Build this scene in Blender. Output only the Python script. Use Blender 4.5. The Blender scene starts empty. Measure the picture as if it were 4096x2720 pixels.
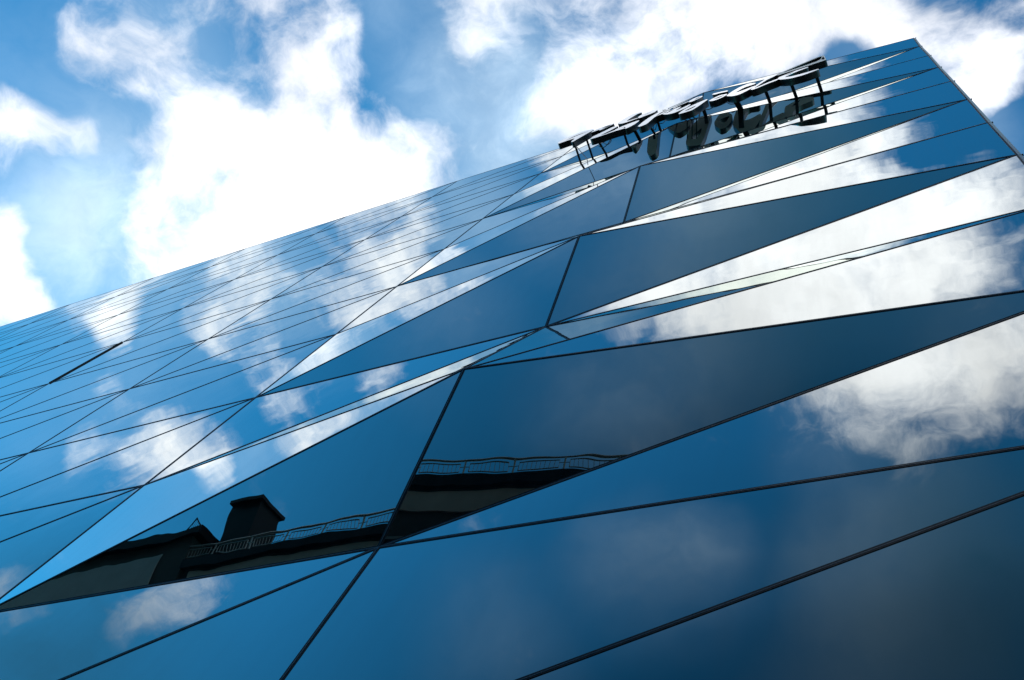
import bpy, bmesh, math, random
from mathutils import Vector, Matrix
from mathutils.noise import noise as pnoise

random.seed(4)
SC = bpy.context.scene
COL = SC.collection

LAT = {'h': 3.2139, 'z0': 9.1073, 'xN': -5.3695, 'wA': 5.7564, 'w': 5.7632, 'wE': 7.2213, 'top': 2.9997}
N_NODES = [(-5.3695, 3.9634, 9.115), (-5.3695, 3.348, 12.2744), (-5.3695, 3.9829, 15.4764), (-5.3695, 3.348, 18.5923), (-5.3695, 3.9768, 21.9029), (-5.3695, 3.348, 24.9487), (-5.3695, 3.8903, 28.7277), (-5.3695, 3.348, 31.2442)]
E_NODES = [(1.8517, 4.0, 9.0673), (1.8517, 4.0, 12.2812), (1.8517, 4.0, 15.4951), (1.8718, 4.0, 18.7004), (1.8509, 4.0, 21.8633), (1.8422, 4.0, 24.934), (1.8278, 4.0, 28.0738), (1.8042, 4.0, 31.1223), (1.7979, 4.0, 34.2247), (1.768, 4.0, 37.239), (1.7905, 4.0, 40.284)]
CAM = {'lens': 34.486967735391836, 'rot': [[0.897895, 0.330209, 0.291113], [-0.217151, 0.90749, -0.359593], [-0.382923, 0.259662, 0.886536]]}
BLOBS = [(-0.69, -0.079, 0.719, 0.042, 0.9), (-0.689, -0.095, 0.718, 0.027, 0.5), (-0.726, -0.007, 0.687, 0.033, 0.8), (-0.739, 0.019, 0.673, 0.039, 0.9), (-0.727, 0.06, 0.684, 0.036, 0.9), (-0.747, 0.048, 0.663, 0.047, 1.0), (-0.683, -0.013, 0.73, 0.052, -1.0), (-0.689, 0.035, 0.724, 0.044, -1.0), (-0.656, -0.1, 0.748, 0.027, -0.6), (-0.678, -0.131, 0.724, 0.041, -0.6), (-0.529, -0.043, 0.848, 0.027, -0.7), (-0.539, -0.109, 0.835, 0.02, -0.5), (-0.622, -0.062, 0.78, 0.022, -0.5), (-0.385, -0.04, 0.922, 0.042, -1.1), (-0.383, 0.013, 0.924, 0.034, -0.9), (-0.414, -0.089, 0.906, 0.021, -0.5), (-0.009, 0.097, 0.995, 0.029, -1.1), (0.067, 0.105, 0.992, 0.023, -0.9), (0.11, 0.206, 0.972, 0.031, -1.2), (0.126, 0.119, 0.985, 0.02, -0.6), (-0.295, 0.024, 0.955, 0.03, -0.4), (-0.344, 0.112, 0.932, 0.035, -0.4), (-0.668, 0.034, 0.744, 0.024, -0.4), (-0.52, 0.065, 0.852, 0.019, -0.5), (-0.647, -0.169, 0.744, 0.045, -0.5), (-0.621, -0.142, 0.771, 0.027, 0.6), (-0.627, -0.104, 0.772, 0.031, 0.55), (-0.622, -0.159, 0.767, 0.022, 0.3), (-0.658, -0.193, 0.728, 0.004, 0), (-0.602, -0.105, 0.792, 0.035, 0.6), (-0.654, -0.099, 0.75, 0.023, 0.35), (-0.666, -0.063, 0.743, 0.02, 0.35), (-0.579, -0.104, 0.809, 0.047, 0.9), (-0.575, -0.081, 0.814, 0.044, 0.5), (-0.602, -0.063, 0.796, 0.036, 0.4), (-0.451, -0.104, 0.886, 0.057, 0.7), (-0.513, -0.119, 0.85, 0.036, 0.4), (-0.603, -0.034, 0.797, 0.061, 0.8), (-0.632, -0.017, 0.775, 0.045, 0.7), (-0.568, -0.062, 0.82, 0.053, 0.8), (-0.655, 0.015, 0.755, 0.041, 0.5), (-0.477, -0.097, 0.873, 0.069, 0.9), (-0.468, -0.042, 0.883, 0.075, 0.9), (-0.531, 0.006, 0.847, 0.084, 0.9), (-0.457, 0.028, 0.889, 0.077, 0.9), (-0.593, 0.036, 0.805, 0.08, 0.9), (-0.524, 0.076, 0.848, 0.103, 1.2), (-0.444, 0.092, 0.891, 0.07, 0.9), (-0.649, 0.057, 0.758, 0.062, 0.9), (-0.588, 0.092, 0.804, 0.064, 1.0), (-0.42, -0.062, 0.905, 0.042, 0.6), (-0.404, 0.045, 0.914, 0.047, 0.8), (-0.334, -0.025, 0.942, 0.047, 0.7), (-0.314, -0.048, 0.948, 0.046, 0.7), (-0.355, 0.023, 0.935, 0.03, 0.6), (-0.379, 0.072, 0.923, 0.039, 0.5), (-0.262, 0.057, 0.963, 0.068, 0.9), (-0.241, 0.017, 0.97, 0.067, 0.9), (-0.181, 0.03, 0.983, 0.078, 0.9), (-0.127, 0.066, 0.99, 0.078, 0.9), (-0.234, 0.094, 0.968, 0.059, 0.9), (-0.135, 0.017, 0.991, 0.068, 0.9), (-0.061, 0.051, 0.997, 0.067, 0.9), (-0.07, 0.085, 0.994, 0.048, 0.7), (0.025, 0.069, 0.997, 0.057, 1.0), (0.073, 0.136, 0.988, 0.058, 0.9), (0.117, 0.108, 0.987, 0.055, 0.8), (0.111, 0.16, 0.981, 0.053, 0.8), (0.082, 0.178, 0.981, 0.042, 0.7), (-0.012, 0.06, 0.998, 0.05, 0.9), (0.053, 0.094, 0.994, 0.042, 0.6), (-0.594, -0.202, 0.778, 0.039, 0.75), (-0.664, -0.228, 0.712, 0.054, 0.75), (-0.695, -0.233, 0.68, 0.045, 0.8), (-0.574, -0.242, 0.782, 0.047, 0.6), (-0.498, -0.251, 0.83, 0.039, 0.5), (-0.649, -0.273, 0.711, 0.037, 0.6), (-0.516, -0.16, 0.841, 0.044, 0.7), (-0.455, -0.173, 0.874, 0.04, 0.7), (-0.433, -0.123, 0.893, 0.035, 0.6), (-0.593, -0.111, 0.797, 0.038, 0.5), (-0.498, -0.199, 0.844, 0.031, 0.4), (-0.715, -0.342, 0.61, 0.046, 0.65), (-0.671, -0.36, 0.648, 0.04, 0.75), (-0.655, -0.391, 0.647, 0.024, 0.4), (-0.78, -0.276, 0.562, 0.026, 0.6), (-0.684, -0.389, 0.617, 0.023, 0.3), (-0.063, -0.393, 0.918, 0.083, 0.8), (0.007, -0.395, 0.919, 0.068, 0.7), (-0.117, -0.274, 0.955, 0.081, 0.9), (-0.023, -0.31, 0.95, 0.082, 0.9), (-0.207, -0.29, 0.934, 0.07, 0.9), (-0.071, -0.343, 0.937, 0.075, 0.9), (-0.152, -0.331, 0.931, 0.06, 0.8), (-0.033, -0.48, 0.877, 0.044, 0.45), (0.013, -0.445, 0.896, 0.048, 0.5), (-0.064, -0.196, 0.979, 0.071, 0.9), (-0.15, -0.204, 0.967, 0.064, 0.9), (0.016, -0.191, 0.981, 0.052, 0.8), (-0.252, -0.259, 0.932, 0.053, 0.7), (0.036, -0.273, 0.961, 0.06, 0.7), (-0.027, -0.24, 0.97, 0.07, 0.9), (-0.012, -0.145, 0.989, 0.048, 0.8), (-0.231, -0.213, 0.949, 0.065, 0.8), (0.066, -0.38, 0.923, 0.063, 0.8), (-0.043, -0.442, 0.896, 0.061, 0.4), (0.031, -0.476, 0.879, 0.058, 0.4), (-0.638, -0.136, 0.758, 0.038, 0.45), (-0.544, -0.121, 0.83, 0.047, 0.6), (-0.482, -0.121, 0.868, 0.044, 0.6), (-0.59, -0.152, 0.793, 0.039, 0.4), (-0.701, -0.139, 0.699, 0.033, 0.3), (0.104, -0.262, 0.96, 0.066, 0.3), (0.09, -0.324, 0.942, 0.078, 0.35), (0.093, -0.213, 0.973, 0.046, 0.2), (-0.73, -0.186, 0.657, 0.028, 0.25), (0.074, -0.344, 0.936, 0.063, 0.7), (0.071, -0.281, 0.957, 0.051, 0.5), (-0.117, -0.107, 0.987, 0.062, 0.9), (-0.2, -0.097, 0.975, 0.063, 0.9), (-0.264, -0.092, 0.96, 0.056, 0.8), (-0.057, -0.115, 0.992, 0.053, 0.8), (0.009, -0.338, 0.941, 0.089, 0.6), (0.045, -0.345, 0.937, 0.08, 0.5), (0.005, -0.273, 0.962, 0.082, 0.6), (0.047, -0.413, 0.909, 0.079, 0.55), (-0.131, -0.244, 0.961, 0.094, 0.5), (-0.147, -0.401, 0.904, 0.067, 0.3), (0.051, -0.237, 0.97, 0.052, 0.4), (-0.108, -0.153, 0.982, 0.054, 0.6), (0.018, -0.456, 0.89, 0.067, 0.35), (0.807, -0.142, 0.574, 0.5, 0.9), (0.72, -0.604, 0.342, 0.5, 0.9), (0.664, 0.242, 0.707, 0.4, 0.9), (0.325, -0.894, 0.309, 0.35, 0.7), (0.583, 0.694, 0.423, 0.5, 0.9), (0.0, 0.866, 0.5, 0.5, 0.9), (-0.583, 0.694, 0.423, 0.5, 0.9), (-0.086, -0.981, 0.174, 0.35, 0.7), (-0.489, -0.847, 0.208, 0.3, 0.6)]
VEILS = [(-0.698, 0.018, 0.716, 0.088, 0.3), (-0.341, 0.073, 0.937, 0.095, 0.5), (-0.318, -0.036, 0.948, 0.051, 0.25), (0.001, 0.089, 0.996, 0.079, 0.08), (0.076, 0.208, 0.975, 0.047, 0.2), (-0.621, 0.04, 0.783, 0.167, 0.35), (-0.664, -0.041, 0.747, 0.06, 0.12), (-0.27, 0.041, 0.962, 0.106, 0.2), (-0.071, -0.611, 0.788, 0.129, 0.12), (-0.169, -0.699, 0.695, 0.121, 0.12), (0.117, -0.663, 0.74, 0.081, 0.06), (-0.069, -0.571, 0.818, 0.102, 0.08), (-0.286, -0.515, 0.808, 0.074, 0.13), (-0.383, -0.031, 0.923, 0.072, 0.15), (-0.549, -0.125, 0.826, 0.059, 0.12), (-0.093, -0.432, 0.897, 0.082, 0.08), (-0.023, -0.536, 0.844, 0.066, 0.1), (-0.236, -0.516, 0.823, 0.043, 0.04), (-0.432, -0.537, 0.725, 0.088, 0.05), (-0.564, -0.125, 0.816, 0.095, 0.16), (-0.745, -0.152, 0.649, 0.079, 0.06), (-0.675, -0.155, 0.722, 0.083, 0.08), (-0.391, -0.157, 0.907, 0.088, 0.2), (-0.08, -0.296, 0.952, 0.109, 0.3)]
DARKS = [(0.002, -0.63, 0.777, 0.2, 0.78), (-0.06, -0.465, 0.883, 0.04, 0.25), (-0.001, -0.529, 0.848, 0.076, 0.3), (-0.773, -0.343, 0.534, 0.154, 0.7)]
LETTER_OUTLINES = [[[(-9.513, 32.719), (-9.66, 33.164), (-9.566, 33.742), (-9.304, 34.047), (-9.014, 34.253), (-8.552, 33.876), (-8.464, 33.561), (-8.526, 33.368), (-8.61, 32.848), (-8.728, 32.31), (-8.781, 31.886), (-8.907, 32.091), (-8.93, 32.848), (-9.318, 32.807)], [(-9.348, 32.949), (-9.166, 33.211), (-8.945, 33.474), (-8.637, 33.643), (-8.987, 33.644), (-9.216, 33.406)]], [[(-8.46, 33.107), (-8.383, 33.394), (-8.09, 33.617), (-7.787, 33.698), (-7.72, 33.43), (-7.848, 33.121), (-8.048, 32.771), (-8.133, 32.922), (-8.133, 33.051), (-8.373, 32.94)], [(-8.096, 33.116), (-7.863, 33.124), (-7.802, 33.454), (-8.018, 33.43)]], [[(-7.572, 33.283), (-7.542, 33.696), (-7.378, 34.667), (-7.053, 34.575), (-6.978, 34.489), (-6.91, 34.197), (-7.072, 34.156), (-7.17, 33.595), (-7.216, 32.983), (-7.033, 32.891), (-6.807, 32.899), (-6.76, 32.726), (-7.214, 32.582), (-7.441, 32.852)]], [[(-6.811, 32.905), (-6.829, 33.213), (-6.775, 33.543), (-6.482, 33.763), (-6.249, 33.472), (-6.232, 33.259), (-6.289, 32.891), (-6.596, 32.721), (-6.686, 32.599)], [(-6.659, 32.987), (-6.552, 33.263), (-6.386, 33.374), (-6.278, 33.404), (-6.411, 33.352)]], [[(-5.986, 32.763), (-5.995, 32.975), (-5.941, 33.247), (-5.796, 33.039), (-5.756, 32.646), (-5.859, 32.472)]], [[(-5.589, 32.41), (-5.454, 32.595), (-5.269, 32.88), (-5.17, 33.05), (-5.16, 32.827), (-5.384, 32.582), (-5.503, 32.199)]], [[(-5.137, 32.76), (-5.132, 33.024), (-4.966, 33.427), (-4.727, 33.275), (-4.715, 33.012), (-4.805, 32.809), (-4.992, 32.484)], [(-4.968, 32.815), (-4.912, 33.12), (-4.77, 33.182), (-4.826, 32.976)]], [[(-4.375, 32.706), (-4.347, 32.907), (-4.115, 32.737), (-3.854, 32.49), (-3.824, 32.154), (-4.093, 32.402), (-4.254, 32.432)]], [[(-8.022, 31.122), (-8.033, 31.583), (-7.83, 31.935), (-7.6, 32.513), (-7.401, 32.453), (-7.335, 32.236), (-7.495, 31.699), (-7.72, 31.203), (-7.519, 31.172), (-7.302, 31.383), (-6.967, 31.493), (-6.831, 31.019), (-7.244, 31.106), (-7.68, 30.966), (-7.953, 31.007)]], [[(-7.313, 31.432), (-7.16, 31.763), (-6.972, 31.936), (-6.822, 32.019), (-6.613, 32.049), (-6.558, 31.865), (-6.591, 31.316), (-6.692, 30.998), (-6.782, 30.841), (-6.88, 30.992), (-6.964, 31.411)]], [[(-6.344, 30.398), (-6.346, 30.764), (-6.316, 31.329), (-6.245, 31.919), (-6.09, 32.452), (-5.99, 32.86), (-5.646, 32.378), (-5.627, 32.209), (-5.796, 32.167), (-5.935, 31.854), (-6.012, 31.431), (-6.027, 30.827), (-6.048, 30.279), (-6.222, 30.163)]], [[(-6.003, 31.617), (-5.927, 32.3), (-5.746, 32.365), (-5.627, 32.209), (-5.727, 31.735), (-5.826, 31.681)]], [[(-5.782, 31.58), (-5.766, 31.98), (-5.568, 32.006), (-5.28, 32.147), (-5.253, 32.004), (-5.355, 31.392), (-5.143, 31.647), (-4.965, 31.983), (-4.915, 31.73), (-4.997, 31.264), (-5.163, 31.064), (-5.324, 30.92), (-5.564, 31.128)], [(-5.712, 31.556), (-5.579, 31.9), (-5.44, 31.959), (-5.571, 31.591)]], [[(-5.101, 30.353), (-5.061, 30.801), (-4.936, 31.288), (-4.638, 31.689), (-4.427, 31.887), (-4.383, 31.638), (-4.474, 31.099), (-4.55, 30.59), (-4.658, 30.164), (-4.868, 30.152), (-5.038, 30.198)], [(-4.958, 30.57), (-4.821, 30.819), (-4.648, 31.06), (-4.673, 30.763), (-4.822, 30.457)]], [[(-4.306, 31.2), (-4.196, 31.555), (-4.029, 31.793), (-3.781, 31.546), (-3.766, 31.332), (-3.838, 31.051), (-3.958, 30.882), (-4.102, 30.827), (-4.236, 31.015)], [(-4.206, 31.253), (-4.05, 31.392), (-3.831, 31.48), (-3.972, 31.129)]], [[(-3.765, 30.993), (-3.729, 31.334), (-3.648, 31.802), (-3.469, 32.318), (-3.206, 32.561), (-2.977, 32.076), (-2.967, 31.782), (-3.312, 31.78), (-3.52, 31.082), (-3.233, 31.151), (-2.958, 31.37), (-2.929, 31.167), (-3.09, 30.714), (-3.323, 30.313), (-3.522, 30.449)]], [[(-3.03, 30.633), (-2.961, 31.142), (-2.816, 31.78), (-2.677, 32.418), (-2.581, 32.68), (-2.384, 32.641), (-2.369, 32.346), (-2.493, 32.108), (-2.62, 31.937), (-2.786, 31.334), (-2.945, 30.698), (-2.755, 30.876), (-2.583, 31.09), (-2.287, 31.273), (-2.244, 30.949), (-2.564, 30.785), (-2.809, 30.504), (-2.952, 30.467)]], [[(-2.298, 31.238), (-2.261, 31.554), (-2.144, 31.634), (-1.82, 31.891), (-1.453, 31.88), (-1.442, 31.682), (-1.806, 31.51), (-2.114, 31.115), (-1.882, 30.721), (-1.518, 30.556), (-1.137, 30.472), (-1.122, 30.319), (-1.505, 30.094), (-1.89, 30.267), (-2.197, 30.797)], [(-2.11, 31.465), (-1.972, 31.678), (-1.817, 31.801), (-1.94, 31.534)]], [[(-2.388, 32.595), (-1.033, 34.036), (-0.944, 32.309), (-0.934, 32.176), (-1.373, 32.127), (-1.963, 32.137), (-2.36, 32.173)], [(-2.277, 32.447), (-1.65, 32.482), (-1.114, 32.639), (-1.065, 33.778), (-1.67, 33.161)], [(-1.093, 32.615), (-1.042, 33.54), (-0.978, 32.479)]]]
STRUTS = [((-8.802, 32.071), 0.03), ((-8.601, 32.869), 0.03), ((-7.77, 31.07), 0.03), ((-7.059, 31.568), 0.032), ((-6.621, 31.108), 0.045), ((-6.124, 30.992), 0.032), ((-5.966, 31.551), 0.036), ((-5.064, 30.407), 0.014), ((-4.918, 30.36), 0.014), ((-4.79, 30.345), 0.014), ((-4.517, 31.238), 0.05), ((-3.502, 30.728), 0.075), ((-2.66, 30.842), 0.045), ((-1.93, 30.636), 0.045), ((-1.238, 30.581), 0.045)]
CABLES = [[(-8.935, 32.695), (-8.404, 31.151), (-7.966, 29.815), (-7.583, 28.558), (-7.236, 27.242)], [(-7.831, 31.163), (-7.636, 30.852), (-7.546, 31.131), (-7.528, 31.753), (-7.35, 31.978), (-7.167, 32.045)], [(-7.863, 31.862), (-7.592, 31.276), (-7.544, 31.633), (-7.622, 32.058)], [(-6.187, 31.876), (-6.13, 31.463), (-6.007, 31.053), (-5.986, 31.204), (-6.069, 31.739)], [(-6.085, 32.244), (-5.984, 32.299), (-5.94, 32.707)], [(-4.593, 31.946), (-4.508, 32.112), (-4.39, 31.996), (-4.173, 31.804), (-3.973, 31.985), (-3.784, 31.497), (-3.656, 31.481)]]

# ------------------------------------------------------------------ camera
cd = bpy.data.cameras.new('camera')
cam = bpy.data.objects.new('camera', cd)
COL.objects.link(cam)
right, down, fwd = (Vector(r) for r in CAM['rot'])
m = Matrix((right, -down, -fwd)).transposed().to_4x4()
m.translation = Vector((0, 0, 1.6))
cam.matrix_world = m
cd.sensor_width = 36.0
cd.lens = CAM['lens']
cd.clip_end = 3000
cd.clip_start = 0.05
SC.camera = cam

# ------------------------------------------------------------------ exposure
SC.view_settings.view_transform = 'Standard'
SC.view_settings.look = 'None'
SC.view_settings.exposure = EXPOSURE = 0.27
SC.view_settings.gamma = 1.0
SC.view_settings.use_curve_mapping = False

# ------------------------------------------------------------------ sun + sky
SUN_AZ, SUN_EL = -48.0, 40.0      # degrees, azimuth from +Y towards +X (behind the glass building)
sun_dir = Vector((math.sin(math.radians(SUN_AZ)) * math.cos(math.radians(SUN_EL)),
                  math.cos(math.radians(SUN_AZ)) * math.cos(math.radians(SUN_EL)),
                  math.sin(math.radians(SUN_EL))))
sl = bpy.data.lights.new('sun', 'SUN')
sl.energy = 3.0
sl.angle = math.radians(0.5)
sl.color = (1.0, 0.94, 0.86)
so = bpy.data.objects.new('sun', sl)
COL.objects.link(so)
so.rotation_euler = (-sun_dir).to_track_quat('-Z', 'Y').to_euler()
so.location = (-60, 60, 90)

world = bpy.data.worlds.new('World')
SC.world = world
world.use_nodes = True
nt = world.node_tree
nt.nodes.clear()


def N(t, **kw):
    n = nt.nodes.new(t)
    for k, v in kw.items():
        setattr(n, k, v)
    return n


def link(a, b):
    nt.links.new(a, b)


def setin(n, **kw):
    for k, v in kw.items():
        n.inputs[k.replace('_', ' ')].default_value = v
    return n


def mth(op, a, b=None, c=None, clamp=False):
    n = N('ShaderNodeMath', operation=op, use_clamp=clamp)
    for i, v in enumerate((a, b, c)):
        if v is None:
            continue
        if isinstance(v, (int, float)):
            n.inputs[i].default_value = v
        else:
            link(v, n.inputs[i])
    return n.outputs[0]


def vmth(op, a, b=None, s=None):
    n = N('ShaderNodeVectorMath', operation=op)
    for i, v in enumerate((a, b)):
        if v is None:
            continue
        if isinstance(v, (tuple, list, Vector)):
            n.inputs[i].default_value = v
        else:
            link(v, n.inputs[i])
    if s is not None:
        n.inputs['Scale'].default_value = s
    return n.outputs['Value'] if op in ('DOT_PRODUCT', 'DISTANCE') else n.outputs[0]


def ramp(v, a, b, lo=0.0, hi=1.0, kind='SMOOTHSTEP'):
    n = N('ShaderNodeMapRange', interpolation_type=kind)
    link(v, n.inputs['Value'])
    n.inputs['From Min'].default_value = a
    n.inputs['From Max'].default_value = b
    n.inputs['To Min'].default_value = lo
    n.inputs['To Max'].default_value = hi
    return n.outputs[0]


def fbm(vec, scale, detail, rough, dist=0.0):
    n = N('ShaderNodeTexNoise', noise_dimensions='3D')
    link(vec, n.inputs['Vector'])
    setin(n, Scale=scale, Detail=detail, Roughness=rough, Distortion=dist)
    return n


sky = N('ShaderNodeTexSky', sky_type='NISHITA')
sky.sun_disc = False
sky.sun_elevation = math.radians(SUN_EL)
sky.sun_rotation = math.radians(SUN_AZ)
sky.altitude = 100
sky.air_density = 1.0
sky.dust_density = 0.6
sky.ozone_density = 2.5
bg_sky = N('ShaderNodeBackground')
# a deeper, clearer blue than the standard atmosphere: steeper contrast between the channels
gam = N('ShaderNodeGamma')
link(vmth('SCALE', sky.outputs[0], s=0.14), gam.inputs['Color'])
gam.inputs['Gamma'].default_value = 1.3
deep = vmth('MULTIPLY', gam.outputs[0], (1.3, 7.8, 8.5))
link(deep, bg_sky.inputs['Color'])
bg_sky.inputs['Strength'].default_value = 0.15

tc = N('ShaderNodeTexCoord')
direction = tc.outputs['Generated']
# the wind-torn edges: the lookup direction is pushed about by two octaves of noise
w1 = fbm(direction, 4.0, 3.0, 0.6)
w2 = fbm(direction, 14.0, 3.0, 0.6)
o1 = vmth('SCALE', vmth('SUBTRACT', w1.outputs['Color'], (0.5, 0.5, 0.5)), s=0.10)
o2 = vmth('SCALE', vmth('SUBTRACT', w2.outputs['Color'], (0.5, 0.5, 0.5)), s=0.035)
warped = vmth('ADD', vmth('ADD', direction, o1), o2)
total = None
for bx_, by_, bz_, rad, amp in BLOBS:      # one soft cloud bank per line: direction, angular radius, density; the widest are unseen, added to brighten the sign
    dt = vmth('DISTANCE', warped, (bx_, by_, bz_))
    g = ramp(dt, rad * 1.35, 0.0, 0.0, amp)
    total = g if total is None else mth('ADD', total, g)
total = mth('MULTIPLY', mth('SUBTRACT', 1.0, mth('EXPONENT', mth('MULTIPLY', total, -1.1))), 0.88)
detail = fbm(warped, 6.0, 12.0, 0.62)
billow = fbm(warped, 22.0, 6.0, 0.55)
puff = mth('ADD', mth('MULTIPLY', mth('SUBTRACT', detail.outputs['Fac'], 0.5), 2.2), mth('MULTIPLY', mth('SUBTRACT', billow.outputs['Fac'], 0.5), 0.55))
dens = mth('ADD', total, mth('MULTIPLY', puff, ramp(total, 0.0, 0.35, 0.62, 1.0)))
alpha = ramp(dens, 0.16, 0.90)
# thin high veil, only faintly mottled
soft = vmth('ADD', direction, o1)
veil = None
for bx_, by_, bz_, rad, amp in VEILS:
    g = ramp(vmth('DISTANCE', soft, (bx_, by_, bz_)), rad * 1.4, 0.0, 0.0, amp)
    veil = g if veil is None else mth('ADD', veil, g)
veil = mth('MULTIPLY', veil, ramp(detail.outputs['Fac'], 0.35, 0.65, 0.6, 1.3), clamp=True)
# light in the cloud: brighter towards the sun, greyer where it is thick
toward = ramp(vmth('DOT_PRODUCT', direction, tuple(sun_dir)), -0.4, 0.95, 0.86, 1.30, 'LINEAR')
shade = fbm(warped, 5.0, 6.0, 0.6, 0.2)
lum = mth('MULTIPLY', toward, ramp(shade.outputs['Fac'], 0.33, 0.67, 0.78, 1.08))
bg_cloud = N('ShaderNodeBackground')
bg_cloud.inputs['Color'].default_value = (0.93, 0.95, 1.0, 1)
link(lum, bg_cloud.inputs['Strength'])
bg_veil = N('ShaderNodeBackground')
bg_veil.inputs['Color'].default_value = (0.72, 0.88, 1.0, 1)
link(lum, bg_veil.inputs['Strength'])
mixv = N('ShaderNodeMixShader')
link(veil, mixv.inputs[0])
link(bg_sky.outputs[0], mixv.inputs[1])
link(bg_veil.outputs[0], mixv.inputs[2])
mix = N('ShaderNodeMixShader')
link(alpha, mix.inputs[0])
link(mixv.outputs[0], mix.inputs[1])
link(bg_cloud.outputs[0], mix.inputs[2])
# dark cloud, and patches added to darken the reflections in the lower corners
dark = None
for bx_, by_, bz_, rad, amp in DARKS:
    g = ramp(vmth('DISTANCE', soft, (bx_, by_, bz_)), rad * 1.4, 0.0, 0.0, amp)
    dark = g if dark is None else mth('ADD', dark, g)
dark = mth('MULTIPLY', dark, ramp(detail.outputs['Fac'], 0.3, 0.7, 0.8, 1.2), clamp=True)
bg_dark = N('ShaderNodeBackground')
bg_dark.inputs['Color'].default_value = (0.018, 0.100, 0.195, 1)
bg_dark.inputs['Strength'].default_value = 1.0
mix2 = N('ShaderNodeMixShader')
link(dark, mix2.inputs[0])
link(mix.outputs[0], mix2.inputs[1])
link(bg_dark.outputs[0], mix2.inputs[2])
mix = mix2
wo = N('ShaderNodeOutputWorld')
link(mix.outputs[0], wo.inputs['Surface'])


# ------------------------------------------------------------------ materials
def material(name, base, rough=0.5, metal=0.0, ior=1.5, noise_scale=None, noise_amt=0.0,
             tint=None, bump=None, rough_var=0.0, spec=0.5):
    mt = bpy.data.materials.new(name)
    mt.use_nodes = True
    t = mt.node_tree
    b = t.nodes['Principled BSDF']
    b.inputs['Base Color'].default_value = (*base, 1)
    b.inputs['Roughness'].default_value = rough
    b.inputs['Metallic'].default_value = metal
    b.inputs['IOR'].default_value = ior
    b.inputs['Specular IOR Level'].default_value = spec
    if tint:
        b.inputs['Specular Tint'].default_value = (*tint, 1)
    co = t.nodes.new('ShaderNodeTexCoord')
    if noise_scale:
        nz = t.nodes.new('ShaderNodeTexNoise')
        nz.inputs['Scale'].default_value = noise_scale
        nz.inputs['Detail'].default_value = 6
        t.links.new(co.outputs['Object'], nz.inputs['Vector'])
        if noise_amt:
            cr = t.nodes.new('ShaderNodeMapRange')
            cr.inputs['To Min'].default_value = 1 - noise_amt
            cr.inputs['To Max'].default_value = 1 + noise_amt
            t.links.new(nz.outputs['Fac'], cr.inputs['Value'])
            mx = t.nodes.new('ShaderNodeVectorMath')
            mx.operation = 'SCALE'
            mx.inputs[0].default_value = base
            t.links.new(cr.outputs[0], mx.inputs['Scale'])
            t.links.new(mx.outputs[0], b.inputs['Base Color'])
        if rough_var:
            rr = t.nodes.new('ShaderNodeMapRange')
            rr.inputs['To Min'].default_value = max(0, rough - rough_var)
            rr.inputs['To Max'].default_value = rough + rough_var
            t.links.new(nz.outputs['Fac'], rr.inputs['Value'])
            t.links.new(rr.outputs[0], b.inputs['Roughness'])
    if bump:
        prev = None
        for sc_, dist_ in bump:
            bz = t.nodes.new('ShaderNodeTexNoise')
            bz.inputs['Scale'].default_value = sc_
            bz.inputs['Detail'].default_value = 1.0
            t.links.new(co.outputs['Object'], bz.inputs['Vector'])
            bp = t.nodes.new('ShaderNodeBump')
            bp.inputs['Strength'].default_value = 1.0
            bp.inputs['Distance'].default_value = dist_
            t.links.new(bz.outputs['Fac'], bp.inputs['Height'])
            if prev:
                t.links.new(prev.outputs[0], bp.inputs['Normal'])
            prev = bp
        t.links.new(prev.outputs[0], b.inputs['Normal'])
    return mt


M_GLASS = material('coated_glass', (0.003, 0.016, 0.024), 0.0, bump=[(1.4, 0.0016), (0.45, 0.006)], spec=0.0)
# solar-control coating: stronger reflection than plain glass, rising towards grazing view
t_ = M_GLASS.node_tree
bs_ = t_.nodes['Principled BSDF']
nrm_ = bs_.inputs['Normal'].links[0].from_socket
geo_ = t_.nodes.new('ShaderNodeNewGeometry')
dp_ = t_.nodes.new('ShaderNodeVectorMath')
dp_.operation = 'DOT_PRODUCT'
t_.links.new(geo_.outputs['Incoming'], dp_.inputs[0])
t_.links.new(nrm_, dp_.inputs[1])
cv_ = t_.nodes.new('ShaderNodeFloatCurve')
c_ = cv_.mapping.curves[0]
pts_ = [(0.0, 1.0), (0.19, 0.95), (0.30, 0.80), (0.39, 0.68), (0.46, 0.54), (0.53, 0.40), (0.62, 0.20), (1.0, 0.09)]
while len(c_.points) < len(pts_):
    c_.points.new(0.5, 0.5)
for p_, q_ in zip(c_.points, pts_):
    p_.location = q_
cv_.mapping.update()
t_.links.new(dp_.outputs['Value'], cv_.inputs['Value'])
gl_ = t_.nodes.new('ShaderNodeBsdfGlossy')
gl_.inputs['Roughness'].default_value = 0.0
gl_.inputs['Color'].default_value = (0.96, 0.985, 0.94, 1)
t_.links.new(nrm_, gl_.inputs['Normal'])
mx_ = t_.nodes.new('ShaderNodeMixShader')
t_.links.new(cv_.outputs[0], mx_.inputs[0])
t_.links.new(bs_.outputs[0], mx_.inputs[1])
t_.links.new(gl_.outputs[0], mx_.inputs[2])
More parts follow.
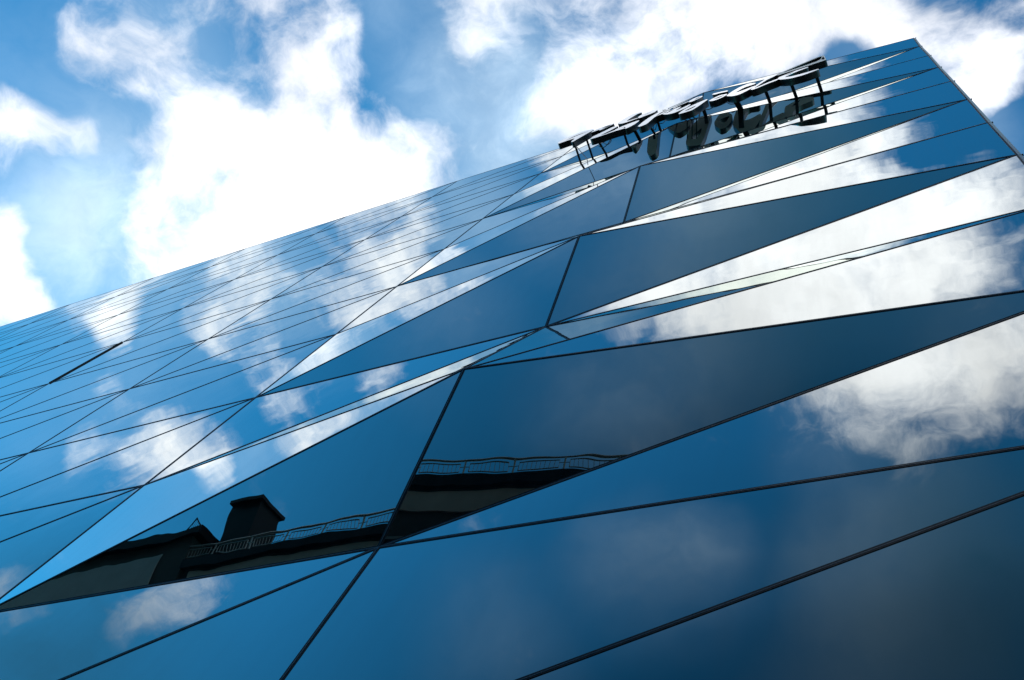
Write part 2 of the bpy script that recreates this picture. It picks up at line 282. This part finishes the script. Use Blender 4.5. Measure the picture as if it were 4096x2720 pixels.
# every pane warps in its own way
oi_ = t_.nodes.new('ShaderNodeObjectInfo')
tc_ = next(n for n in t_.nodes if n.bl_idname == 'ShaderNodeTexCoord')
cx_ = t_.nodes.new('ShaderNodeVectorMath')
cx_.operation = 'MULTIPLY_ADD'
cb_ = t_.nodes.new('ShaderNodeCombineXYZ')
for k_ in range(3):
    t_.links.new(oi_.outputs['Random'], cb_.inputs[k_])
t_.links.new(cb_.outputs[0], cx_.inputs[0])
cx_.inputs[1].default_value = (37.0, 61.0, 23.0)
t_.links.new(tc_.outputs['Object'], cx_.inputs[2])
for n_ in list(t_.nodes):
    if n_.bl_idname == 'ShaderNodeTexNoise':
        t_.links.new(cx_.outputs[0], n_.inputs['Vector'])
# a thin film of dust, run down in streaks by the rain
mp_ = t_.nodes.new('ShaderNodeMapping')
mp_.inputs['Scale'].default_value = (5.0, 5.0, 0.22)
t_.links.new(cx_.outputs[0], mp_.inputs['Vector'])
ds_ = t_.nodes.new('ShaderNodeTexNoise')
ds_.inputs['Scale'].default_value = 1.6
ds_.inputs['Detail'].default_value = 8
t_.links.new(mp_.outputs[0], ds_.inputs['Vector'])
dr_ = t_.nodes.new('ShaderNodeMapRange')
dr_.inputs['From Min'].default_value = 0.45
dr_.inputs['From Max'].default_value = 0.85
dr_.inputs['To Min'].default_value = 0.0
dr_.inputs['To Max'].default_value = 0.045
t_.links.new(ds_.outputs['Fac'], dr_.inputs['Value'])
df_ = t_.nodes.new('ShaderNodeBsdfDiffuse')
df_.inputs['Color'].default_value = (0.34, 0.36, 0.36, 1)
m2_ = t_.nodes.new('ShaderNodeMixShader')
t_.links.new(dr_.outputs[0], m2_.inputs[0])
t_.links.new(mx_.outputs[0], m2_.inputs[1])
t_.links.new(df_.outputs[0], m2_.inputs[2])
t_.links.new(m2_.outputs[0], t_.nodes['Material Output'].inputs['Surface'])
M_GASKET = material('black_gasket', (0.004, 0.007, 0.010), 0.5, noise_scale=3, rough_var=0.1, spec=0.25)
M_CAP = material('grey_cap', (0.10, 0.12, 0.13), 0.4, metal=0.5, noise_scale=5, noise_amt=0.15)
M_POST = material('corner_metal', (0.36, 0.42, 0.42), 0.4, metal=0.3, noise_scale=2, noise_amt=0.12)
M_DARK = material('dark_interior', (0.01, 0.012, 0.014), 0.9, noise_scale=1, noise_amt=0.2)
M_LETTER = material('black_letter_side', (0.018, 0.02, 0.022), 0.35, noise_scale=4, noise_amt=0.2, rough_var=0.1)
M_LBACK = material('brown_letter_back', (0.85, 0.69, 0.60), 0.6, noise_scale=3, noise_amt=0.2)
M_FACE = material('white_letter_face', (0.90, 0.90, 0.90), 0.12, metal=0.7, noise_scale=2, noise_amt=0.04)
M_CLAD = material('grey_green_face', (0.34, 0.37, 0.36), 0.3, noise_scale=2, noise_amt=0.08)
M_CABLE = material('cable_sheath', (0.03, 0.03, 0.035), 0.5, noise_scale=9, noise_amt=0.1)
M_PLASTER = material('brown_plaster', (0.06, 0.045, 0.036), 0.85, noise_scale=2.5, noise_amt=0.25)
M_BAND = material('lit_grey_wall', (0.50, 0.46, 0.43), 0.85, noise_scale=1.2, noise_amt=0.2)  # lit strip of wall, its light put into a paler grey
M_BROWN = material('lit_brown_wall', (0.56, 0.41, 0.32), 0.7, noise_scale=1.5, noise_amt=0.25)  # lit strip of brown wall, the light put into its colour
M_ROOF = material('roof_metal', (0.008, 0.008, 0.009), 0.6, noise_scale=2, noise_amt=0.2, spec=0.1)
M_RAIL = material('steel_rail', (0.34, 0.32, 0.29), 0.4, metal=0.2, noise_scale=4, noise_amt=0.1)
M_PANE = material('house_pane', (0.01, 0.012, 0.014), 0.05, noise_scale=1, noise_amt=0.1)
M_TRIM = material('window_trim', (0.30, 0.28, 0.26), 0.6, noise_scale=3, noise_amt=0.1)
M_ASPHALT = material('asphalt', (0.05, 0.05, 0.052), 0.9, noise_scale=14, noise_amt=0.35)
M_PAVE = material('paving', (0.24, 0.23, 0.22), 0.85, noise_scale=5, noise_amt=0.2)
M_KERB = material('kerb_stone', (0.30, 0.29, 0.28), 0.8, noise_scale=6, noise_amt=0.2)


# ------------------------------------------------------------------ helpers
def mesh_obj(name, verts, faces, mat, parent=None, mats=None, fmat=None):
    me = bpy.data.meshes.new(name)
    me.from_pydata([tuple(v) for v in verts], [], faces)
    for mm in (mats or [mat]):
        me.materials.append(mm)
    if fmat:
        for p, i in zip(me.polygons, fmat):
            p.material_index = i
    me.update()
    o = bpy.data.objects.new(name, me)
    COL.objects.link(o)
    if parent:
        o.parent = parent
    return o


def tag(o, label, cat, group=None, kind=None):
    if label:
        o['label'] = label
    if cat:
        o['category'] = cat
    if group:
        o['group'] = group
    if kind:
        o['kind'] = kind
    return o


def empty(name, label, cat):
    o = bpy.data.objects.new(name, None)
    o.empty_display_size = 0.5
    COL.objects.link(o)
    return tag(o, label, cat)


def box(V, F, x0, x1, y0, y1, z0, z1):
    b = len(V)
    V += [(x0, y0, z0), (x1, y0, z0), (x1, y1, z0), (x0, y1, z0), (x0, y0, z1), (x1, y0, z1), (x1, y1, z1), (x0, y1, z1)]
    F += [tuple(b + i for i in f) for f in ((0, 3, 2, 1), (4, 5, 6, 7), (0, 1, 5, 4), (1, 2, 6, 5), (2, 3, 7, 6), (3, 0, 4, 7))]


def bar(V, F, p, q, n, w, d0, d1):
    """bar along p-q, width w across, from d0 to d1 along n"""
    p, q, n = Vector(p), Vector(q), Vector(n)
    t = (q - p).normalized()
    s = t.cross(n).normalized() * (w / 2)
    n = s.cross(t).normalized()
    if n.dot(Vector((0, -1, 0.001))) < 0:
        n = -n
    b = len(V)
    for e in (p, q):
        V += [e - s + n * d0, e + s + n * d0, e + s + n * d1, e - s + n * d1]
    F += [tuple(b + i for i in f) for f in ((0, 1, 2, 3), (7, 6, 5, 4), (0, 4, 5, 1), (1, 5, 6, 2), (2, 6, 7, 3), (3, 7, 4, 0))]


def tube(V, F, pts, r, seg=8):
    pts = [Vector(p) for p in pts]
    b0 = len(V)
    for i, p in enumerate(pts):
        t = (pts[min(i + 1, len(pts) - 1)] - pts[max(i - 1, 0)]).normalized()
        a = t.orthogonal().normalized() if i == 0 else (a - t * a.dot(t)).normalized()
        c = t.cross(a)
        for k in range(seg):
            an = 2 * math.pi * k / seg
            V.append(p + a * (r * math.cos(an)) + c * (r * math.sin(an)))
    for i in range(len(pts) - 1):
        for k in range(seg):
            k2 = (k + 1) % seg
            F.append((b0 + i * seg + k, b0 + i * seg + k2, b0 + (i + 1) * seg + k2, b0 + (i + 1) * seg + k))
    F.append(tuple(b0 + k for k in reversed(range(seg))))
    F.append(tuple(b0 + (len(pts) - 1) * seg + k for k in range(seg)))


# ------------------------------------------------------------------ ground
WALL_Y = 4.0
V, F = [], []
s = 400.0
g = mesh_obj('ground', [(-s, -s, 0), (s, -s, 0), (s, s, 0), (-s, s, 0)], [(0, 1, 2, 3)], M_ASPHALT)
tag(g, None, None, kind='structure')
V, F = [], []
box(V, F, -80, 40, 1.2, WALL_Y + 0.3, -0.2, 0.12)
box(V, F, -80, 40, -9.2, -6.4, -0.2, 0.12)
tag(mesh_obj('pavement', V, F, M_PAVE), None, None, kind='structure')
V, F = [], []
for i in range(120):
    box(V, F, -80 + i, -80 + i + 0.985, 1.04, 1.19, -0.2, 0.125)
    box(V, F, -80 + i, -80 + i + 0.985, -6.39, -6.24, -0.2, 0.125)
tag(mesh_obj('kerb', V, F, M_KERB), None, None, kind='structure')

# ------------------------------------------------------------------ the glass building
H0, Z0, TOP = LAT['h'], LAT['z0'], LAT['top']
K0, K1 = -3, 10
NCOL = 10                       # regular bays left of the folded one
XN, XE = LAT['xN'], LAT['xN'] + LAT['wE']
COLS = [LAT['xN'] - LAT['wA'] - LAT['w'] * j for j in range(NCOL, -1, -1)] + [XN, XE]
IN, IE = len(COLS) - 2, len(COLS) - 1


def level_z(k):
    return Z0 + H0 * k if k < 10 else Z0 + 9 * H0 + TOP


def node(c, k):
    if c == IN:
        if 0 <= k < len(N_NODES):
            return Vector(N_NODES[k])
        out = LAT['h'] * 0.163 / 0.8035 if (k % 2 and 0 < k < 10) else 0.0
        return Vector((XN, WALL_Y - out, level_z(k) - 0.1 * (k > 7)))
    if c == IE and 3 <= k <= 10:
        return Vector(E_NODES[k])
    return Vector((COLS[c], WALL_Y, level_z(k)))


building = empty('glass_building', 'folded mirror-glass building of triangular blue panes reflecting clouds, with one sharp corner edge', 'building')


def outward(a, b, c):
    n = (b - a).cross(c - a).normalized()
    return n if n.y < 0 else -n


def inset(tri, d, n):
    """triangle with every edge moved inwards by d"""
    res = []
    for i in range(3):
        a, p, q = tri[i], tri[(i + 1) % 3], tri[(i + 2) % 3]
        u, v = (p - a).normalized(), (q - a).normalized()
        sn = u.cross(v).length
        res.append(a + (u + v) * (d / max(sn, 1e-4)))
    return res


tris = []
for c in range(len(COLS) - 1):
    for k in range(K0, K1):
        L0, L1, R0, R1 = node(c, k), node(c, k + 1), node(c + 1, k), node(c + 1, k + 1)
        tris.append((L0, R0, R1))
        tris.append((L0, R1, L1))


def cam_xy(p):
    v = p - Vector((0, 0, 1.6))
    return (v.dot(right), v.dot(down), v.dot(fwd))


def clip_area(tri):
    """area of the triangle inside the frame, in the camera's image plane"""
    poly = [cam_xy(p) for p in tri]
    if min(p[2] for p in poly) <= 0.2:
        near = [p for p in poly]
        res = []
        for i in range(len(near)):
            a, b = near[i], near[(i + 1) % len(near)]
            if a[2] > 0.2:
                res.append(a)
            if (a[2] > 0.2) != (b[2] > 0.2):
                t = (0.2 - a[2]) / (b[2] - a[2])
                res.append(tuple(a[j] + (b[j] - a[j]) * t for j in range(3)))
        poly = res
    if len(poly) < 3:
        return 0.0
    P2 = [(p[0] / p[2], p[1] / p[2]) for p in poly]
    hx = 18.0 / CAM['lens']
    hy = hx * 680 / 1024
    for ax, sgn, lim in ((0, 1, hx), (0, -1, hx), (1, 1, hy), (1, -1, hy)):
        res = []
        for i in range(len(P2)):
            a, b = P2[i], P2[(i + 1) % len(P2)]
            da, db = lim - sgn * a[ax], lim - sgn * b[ax]
            if da >= 0:
                res.append(a)
            if (da >= 0) != (db >= 0):
                t = da / (da - db)
                res.append((a[0] + (b[0] - a[0]) * t, a[1] + (b[1] - a[1]) * t))
        P2 = res
        if len(P2) < 3:
            return 0.0
    return abs(sum(P2[i][0] * P2[(i + 1) % len(P2)][1] - P2[(i + 1) % len(P2)][0] * P2[i][1] for i in range(len(P2)))) / 2


def pane_geo(tri, V, F):
    n = outward(*tri)
    t = inset(tri, 0.008, n)
    if (t[1] - t[0]).cross(t[2] - t[0]).dot(n) < 0:
        t = [t[0], t[2], t[1]]
    b = len(V)
    V += t + [p - n * 0.03 for p in t]
    F += [(b, b + 1, b + 2), (b + 5, b + 4, b + 3)]
    for i in range(3):
        j = (i + 1) % 3
        F.append((b + j, b + i, b + 3 + i, b + 3 + j))


FRAME_W = 0.019


def frame_geo(tri, V, F):
    n = outward(*tri)
    o, i_ = inset(tri, 0.006, n), inset(tri, 0.006 + FRAME_W, n)
    up, dn = n * 0.005, n * -0.02
    for k in range(3):
        j = (k + 1) % 3
        b = len(V)
        V += [o[k] + up, o[j] + up, i_[j] + up, i_[k] + up, o[k] + dn, o[j] + dn, i_[j] + dn, i_[k] + dn]
        F += [(b, b + 1, b + 2, b + 3), (b + 3, b + 2, b + 6, b + 7), (b + 1, b, b + 4, b + 5)]


order = sorted(range(len(tris)), key=lambda i: -clip_area(tris[i]))
singles, rest = order[:99], order[99:]
for i in singles:
    V, F = [], []
    pane_geo(tris[i], V, F)
    pane = mesh_obj('glass_pane', V, F, M_GLASS, building)
    V, F = [], []
    frame_geo(tris[i], V, F)
    mesh_obj('frame', V, F, M_GASKET, pane)
V, F, V2, F2 = [], [], [], []
for i in rest:
    pane_geo(tris[i], V, F)
    frame_geo(tris[i], V2, F2)
far = mesh_obj('glass_panes', V, F, M_GLASS, building)
far['kind'] = 'stuff'
ff = mesh_obj('frames', V2, F2, M_GASKET, far)
ff['kind'] = 'stuff'

# thin metal strips in the joints
FR = Vector((0, -1, 0))
for c in range(len(COLS)):
    V, F = [], []
    for k in range(K0, K1):
        bar(V, F, node(c, k), node(c, k + 1), FR, 0.009, -0.03, 0.008)
    mesh_obj('mullion', V, F, M_CAP, building)
for k in range(K0, K1):
    V, F = [], []
    for c in range(len(COLS) - 1):
        bar(V, F, node(c, k), node(c + 1, k), FR, 0.009, -0.03, 0.007)
    mesh_obj('transom', V, F, M_CAP, building)
for start in range(K0 - len(COLS) + 2, K1):
    V, F = [], []
    for c in range(len(COLS) - 1):
        k = start + c
        if K0 <= k < K1:
            bar(V, F, node(c, k), node(c + 1, k + 1), FR, 0.009, -0.03, 0.006)
    if V:
        mesh_obj('diagonal_bar', V, F, M_CAP, building)

# the standing strip left open beside one joint
V, F = [], []
ia = IN - 1
bar(V, F, node(ia - 2, 4), node(ia - 2, 5), FR, 0.020, 0.010, 0.035)
mesh_obj('vent_strip', V, F, M_GASKET, building)

# corner post: box sections that follow the edge, with a clip at every level
V, F = [], []
dx = Vector((0.034, 0.02, 0))
for k in range(K0, K1):
    p, q = node(IE, k), node(IE, k + 1)
    bar(V, F, p + dx, q + dx - (q - p).normalized() * 0.02, FR, 0.042, -0.14, 0.010)
post = mesh_obj('corner_post', V, F, M_POST, building)
for k in range(K0 + 1, K1 + 1):
    p = node(IE, k)
    V, F = [], []
    box(V, F, p.x + 0.054, p.x + 0.074, p.y + 0.0, p.y + 0.03, p.z - 0.07, p.z - 0.02)
    mesh_obj('post_clip', V, F, M_GASKET, post)

# roof coping and the dark body behind the glass
V, F = [], []
for c in range(len(COLS) - 1):
    bar(V, F, node(c, K1), node(c + 1, K1), FR, 0.05, -0.4, 0.004)
mesh_obj('roof_coping', V, F, M_GASKET, building)
zt = min(node(0, K1).z, node(IE, K1).z) - 0.1
V, F = [], []
box(V, F, COLS[0] - 0.1, XE - 0.1, WALL_Y + 0.25, WALL_Y + 22, -0.5, zt)
mesh_obj('inner_wall', V, F, M_DARK, building)
for sx0, sx1, sy in ((XE + 0.0, XE + 0.05, WALL_Y + 0.17), (COLS[0] - 0.3, COLS[0] - 0.12, WALL_Y + 0.03)):
    V, F = [], []
    box(V, F, sx0, sx1, sy, WALL_Y + 22, -0.3, zt + 0.05)
    mesh_obj('side_wall', V, F, M_POST, building)

# ------------------------------------------------------------------ the rooftop lettering
YF, YB = WALL_Y * 0.750, WALL_Y * 0.800
sign = empty('rooftop_sign', 'two-line black script lettering with white faces standing on short struts near the roof edge', 'sign')


def chaikin(poly, keep=0.18):
    res = []
    n = len(poly)
    for i in range(n):
        a, b = poly[i], poly[(i + 1) % n]
        res.append((a[0] + (b[0] - a[0]) * keep, a[1] + (b[1] - a[1]) * keep))
        res.append((a[0] + (b[0] - a[0]) * (1 - keep), a[1] + (b[1] - a[1]) * (1 - keep)))
    return res


def plate(name, polys, y0, y1, mats, parent):
    """flat glyph outline (x, z) filled and given thickness from y0 (front) to y1 (back)"""
    cu = bpy.data.curves.new(name, 'CURVE')
    cu.dimensions = '2D'
    cu.fill_mode = 'BOTH'
    cu.extrude = abs(y1 - y0) / 2
    for poly in polys:
        pts = chaikin(poly)
        sp = cu.splines.new('POLY')
        sp.points.add(len(pts) - 1)
        for p, (x, z) in zip(sp.points, pts):
            p.co = (x, z, 0, 1)
        sp.use_cyclic_u = True
    tmp = bpy.data.objects.new(name + '_outline', cu)
    COL.objects.link(tmp)
    dg = bpy.context.evaluated_depsgraph_get()
    me = bpy.data.meshes.new_from_object(tmp.evaluated_get(dg))
    bpy.data.objects.remove(tmp)
    bpy.data.curves.remove(cu)
    me.transform(Matrix.Translation((0, (y0 + y1) / 2, 0)) @ Matrix.Rotation(math.radians(90), 4, 'X'))
    me.materials.clear()
    for mm in mats:
        me.materials.append(mm)
    if len(mats) > 1:
        for p in me.polygons:
            p.material_index = 1 if p.normal.y > 0.9 or (abs(p.normal.y) > 0.9 and p.center.y > (y0 + y1) / 2) else 0
    me.name = name
    o = bpy.data.objects.new(name, me)
    COL.objects.link(o)
    o.parent = parent
    return o


for i, polys in enumerate(LETTER_OUTLINES):
    last = i == len(LETTER_OUTLINES) - 1
    body = plate('letter', polys, YF + 0.006, YB, [M_LETTER, M_LBACK], sign)
    plate('face', polys, YF, YF + 0.005, [M_CLAD if last else M_FACE], body)


def wall_y(x, z):
    """y of the glass at a point of the facade (nearest facet)"""
    best = None
    o, d = Vector((x, 0, z)), Vector((0, 1, 0))
    from mathutils.geometry import intersect_ray_tri
    for t in tris:
        hit = intersect_ray_tri(t[0], t[1], t[2], d, o, True)
        if hit and (best is None or hit.y < best):
            best = hit.y
    return best or WALL_Y


def row_z(x):
    """height of the folded edge (level 7) under the lettering"""
    a, b = (node(IN - 1, 7), node(IN, 7)) if x < XN else (node(IN, 7), node(IE, 7))
    t = (x - a.x) / (b.x - a.x)
    return a.z + (b.z - a.z) * t


for (x, z), wd in STRUTS:
    V, F = [], []
    r = wd * 0.55
    y1 = wall_y(x, z)
    ztop = row_z(x) + 0.10
    z1 = max(z, ztop)
    y1 = wall_y(x, z1)
    p, q = Vector((x, YB - 0.05, z)), Vector((x, y1 + 0.02, z1))
    bar(V, F, p, q, Vector((0, 0, 1)), wd * 2, -r, r)
    mesh_obj('strut', V, F, M_LETTER, sign)
for pts in CABLES:
    V, F = [], []
    P = [Vector((x, YB + 0.09 + 0.05 * math.sin(i * 1.3), z)) for i, (x, z) in enumerate(pts)]
    fine = []
    for i in range(len(P) - 1):
        p0, p1, p2, p3 = P[max(i - 1, 0)], P[i], P[i + 1], P[min(i + 2, len(P) - 1)]
        for s_ in range(6):
            t = s_ / 6
            fine.append(0.5 * ((2 * p1) + (p2 - p0) * t + (2 * p0 - 5 * p1 + 4 * p2 - p3) * t * t + (3 * p1 - p0 - 3 * p2 + p3) * t ** 3))
    fine.append(P[-1])
    tube(V, F, fine, 0.012, 6)
    mesh_obj('cable', V, F, M_CABLE, sign)

# ------------------------------------------------------------------ the house across the street (seen mirrored)
HY = -9.0                      # its street front
house = empty('apartment_house', 'dark brown apartment house with roof terrace railing and chimney, mirrored in the lower glass panes', 'house')
XS = -24.2                     # where the taller wing ends
V, F = [], []
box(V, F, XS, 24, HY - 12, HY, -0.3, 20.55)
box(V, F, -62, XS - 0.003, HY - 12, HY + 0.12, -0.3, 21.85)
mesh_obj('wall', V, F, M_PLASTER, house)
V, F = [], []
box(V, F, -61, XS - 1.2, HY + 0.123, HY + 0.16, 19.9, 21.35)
b1 = mesh_obj('lit_wall_band', V, F, M_BAND, house)  # lit stretch below the taller wing's roof, painted as a paler band
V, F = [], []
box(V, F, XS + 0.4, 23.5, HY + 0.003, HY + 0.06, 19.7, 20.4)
mesh_obj('lit_wall_band', V, F, M_BROWN, house)  # lit stretch below the cornice, painted as a lighter brown band
V, F = [], []
box(V, F, XS + 0.003, 24.2, HY - 12.1, HY + 0.18, 20.55, 20.9)
mesh_obj('cornice', V, F, M_ROOF, house)
V, F = [], []
box(V, F, -62.2, XS + 0.35, HY - 12.2, HY + 0.3, 21.85, 22.2)
mesh_obj('roof', V, F, M_ROOF, house)
# chimney
ch_x0, ch_x1 = -23.5, -22.3
V, F = [], []
box(V, F, ch_x0, ch_x1, HY - 1.5, HY - 0.3, 20.9, 23.4)
chim = mesh_obj('chimney', V, F, M_ROOF, house)
V, F = [], []
box(V, F, ch_x0 - 0.12, ch_x1 + 0.12, HY - 1.62, HY - 0.18, 23.4, 23.54)
box(V, F, ch_x0 + 0.1, ch_x1 - 0.1, HY - 1.4, HY - 0.4, 23.54, 23.6)
mesh_obj('cap', V, F, M_ROOF, chim)
# terrace railing: sections of two rails, posts in pairs, thin balusters
RY = HY + 0.08
rail = None
V, F = [], []
tube(V, F, [(XS - 0.6 + i * 1.0, RY, 21.46) for i in range(45)], 0.035)
rail = mesh_obj('railing', V, F, M_RAIL, house)
x = XS - 0.4
while x < 23:
    V, F = [], []
    tube(V, F, [(x, RY, 20.9), (x, RY, 21.46)], 0.03)
    mesh_obj('post', V, F, M_RAIL, rail)
    V, F = [], []
    tube(V, F, [(x + 0.16, RY, 21.04), (x + 0.16, RY, 21.34), (x + 1.34, RY, 21.34), (x + 1.34, RY, 21.04), (x + 0.16, RY, 21.04)], 0.018, 6)
    for i in range(1, 9):
        tube(V, F, [(x + 0.16 + i * 0.131, RY, 21.04), (x + 0.16 + i * 0.131, RY, 21.34)], 0.008, 5)
    tube(V, F, [(x, RY, 21.22), (x + 0.16, RY, 21.22)], 0.012, 5)
    tube(V, F, [(x + 1.34, RY, 21.22), (x + 1.5, RY, 21.22)], 0.012, 5)
    mesh_obj('baluster_panel', V, F, M_RAIL, rail)
    x += 1.5
# small triangular guard fence beside the chimney
V, F = [], []
tube(V, F, [(-25.0, HY + 0.1, 22.2), (-24.6, HY + 0.1, 22.8), (-24.0, HY + 0.1, 22.2)], 0.03)
for i in range(1, 9):
    xx = -25.0 + i * 0.11
    zz = 22.2 + (xx + 25.0) / 0.4 * 0.6 if xx < -24.6 else 22.8 - (xx + 24.6) / 0.6 * 0.6
    tube(V, F, [(xx, HY + 0.1, 22.2), (xx, HY + 0.1, zz)], 0.008, 5)
mesh_obj('guard_fence', V, F, M_ROOF, house)
# windows
for zi in range(6):
    for xi in range(27):
        x = -58 + xi * 3.0
        if abs(x - XS) < 1.4:
            continue
        yb = HY + (0.123 if x < XS else 0.003)
        z = 1.2 + zi * 3.15
        if zi == 0 and xi % 5 == 2:
            continue
        if not (-40 < x < 12):
            continue
        V, F = [], []
        for a in ((x - 0.7, x - 0.6, z, z + 1.8), (x + 0.6, x + 0.7, z, z + 1.8), (x - 0.6, x + 0.6, z + 1.7, z + 1.8), (x - 0.6, x + 0.6, z, z + 0.1), (x - 0.03, x + 0.03, z + 0.1, z + 1.7)):
            box(V, F, a[0], a[1], yb, yb + 0.06, a[2], a[3])
        if len([o for o in house.children if o.name.startswith('window')]) > 95:
            continue
        wn = mesh_obj('window', V, F, M_TRIM, house)
        V, F = [], []
        box(V, F, x - 0.6, x + 0.6, yb, yb + 0.03, z + 0.1, z + 1.7)
        mesh_obj('pane', V, F, M_PANE, wn)
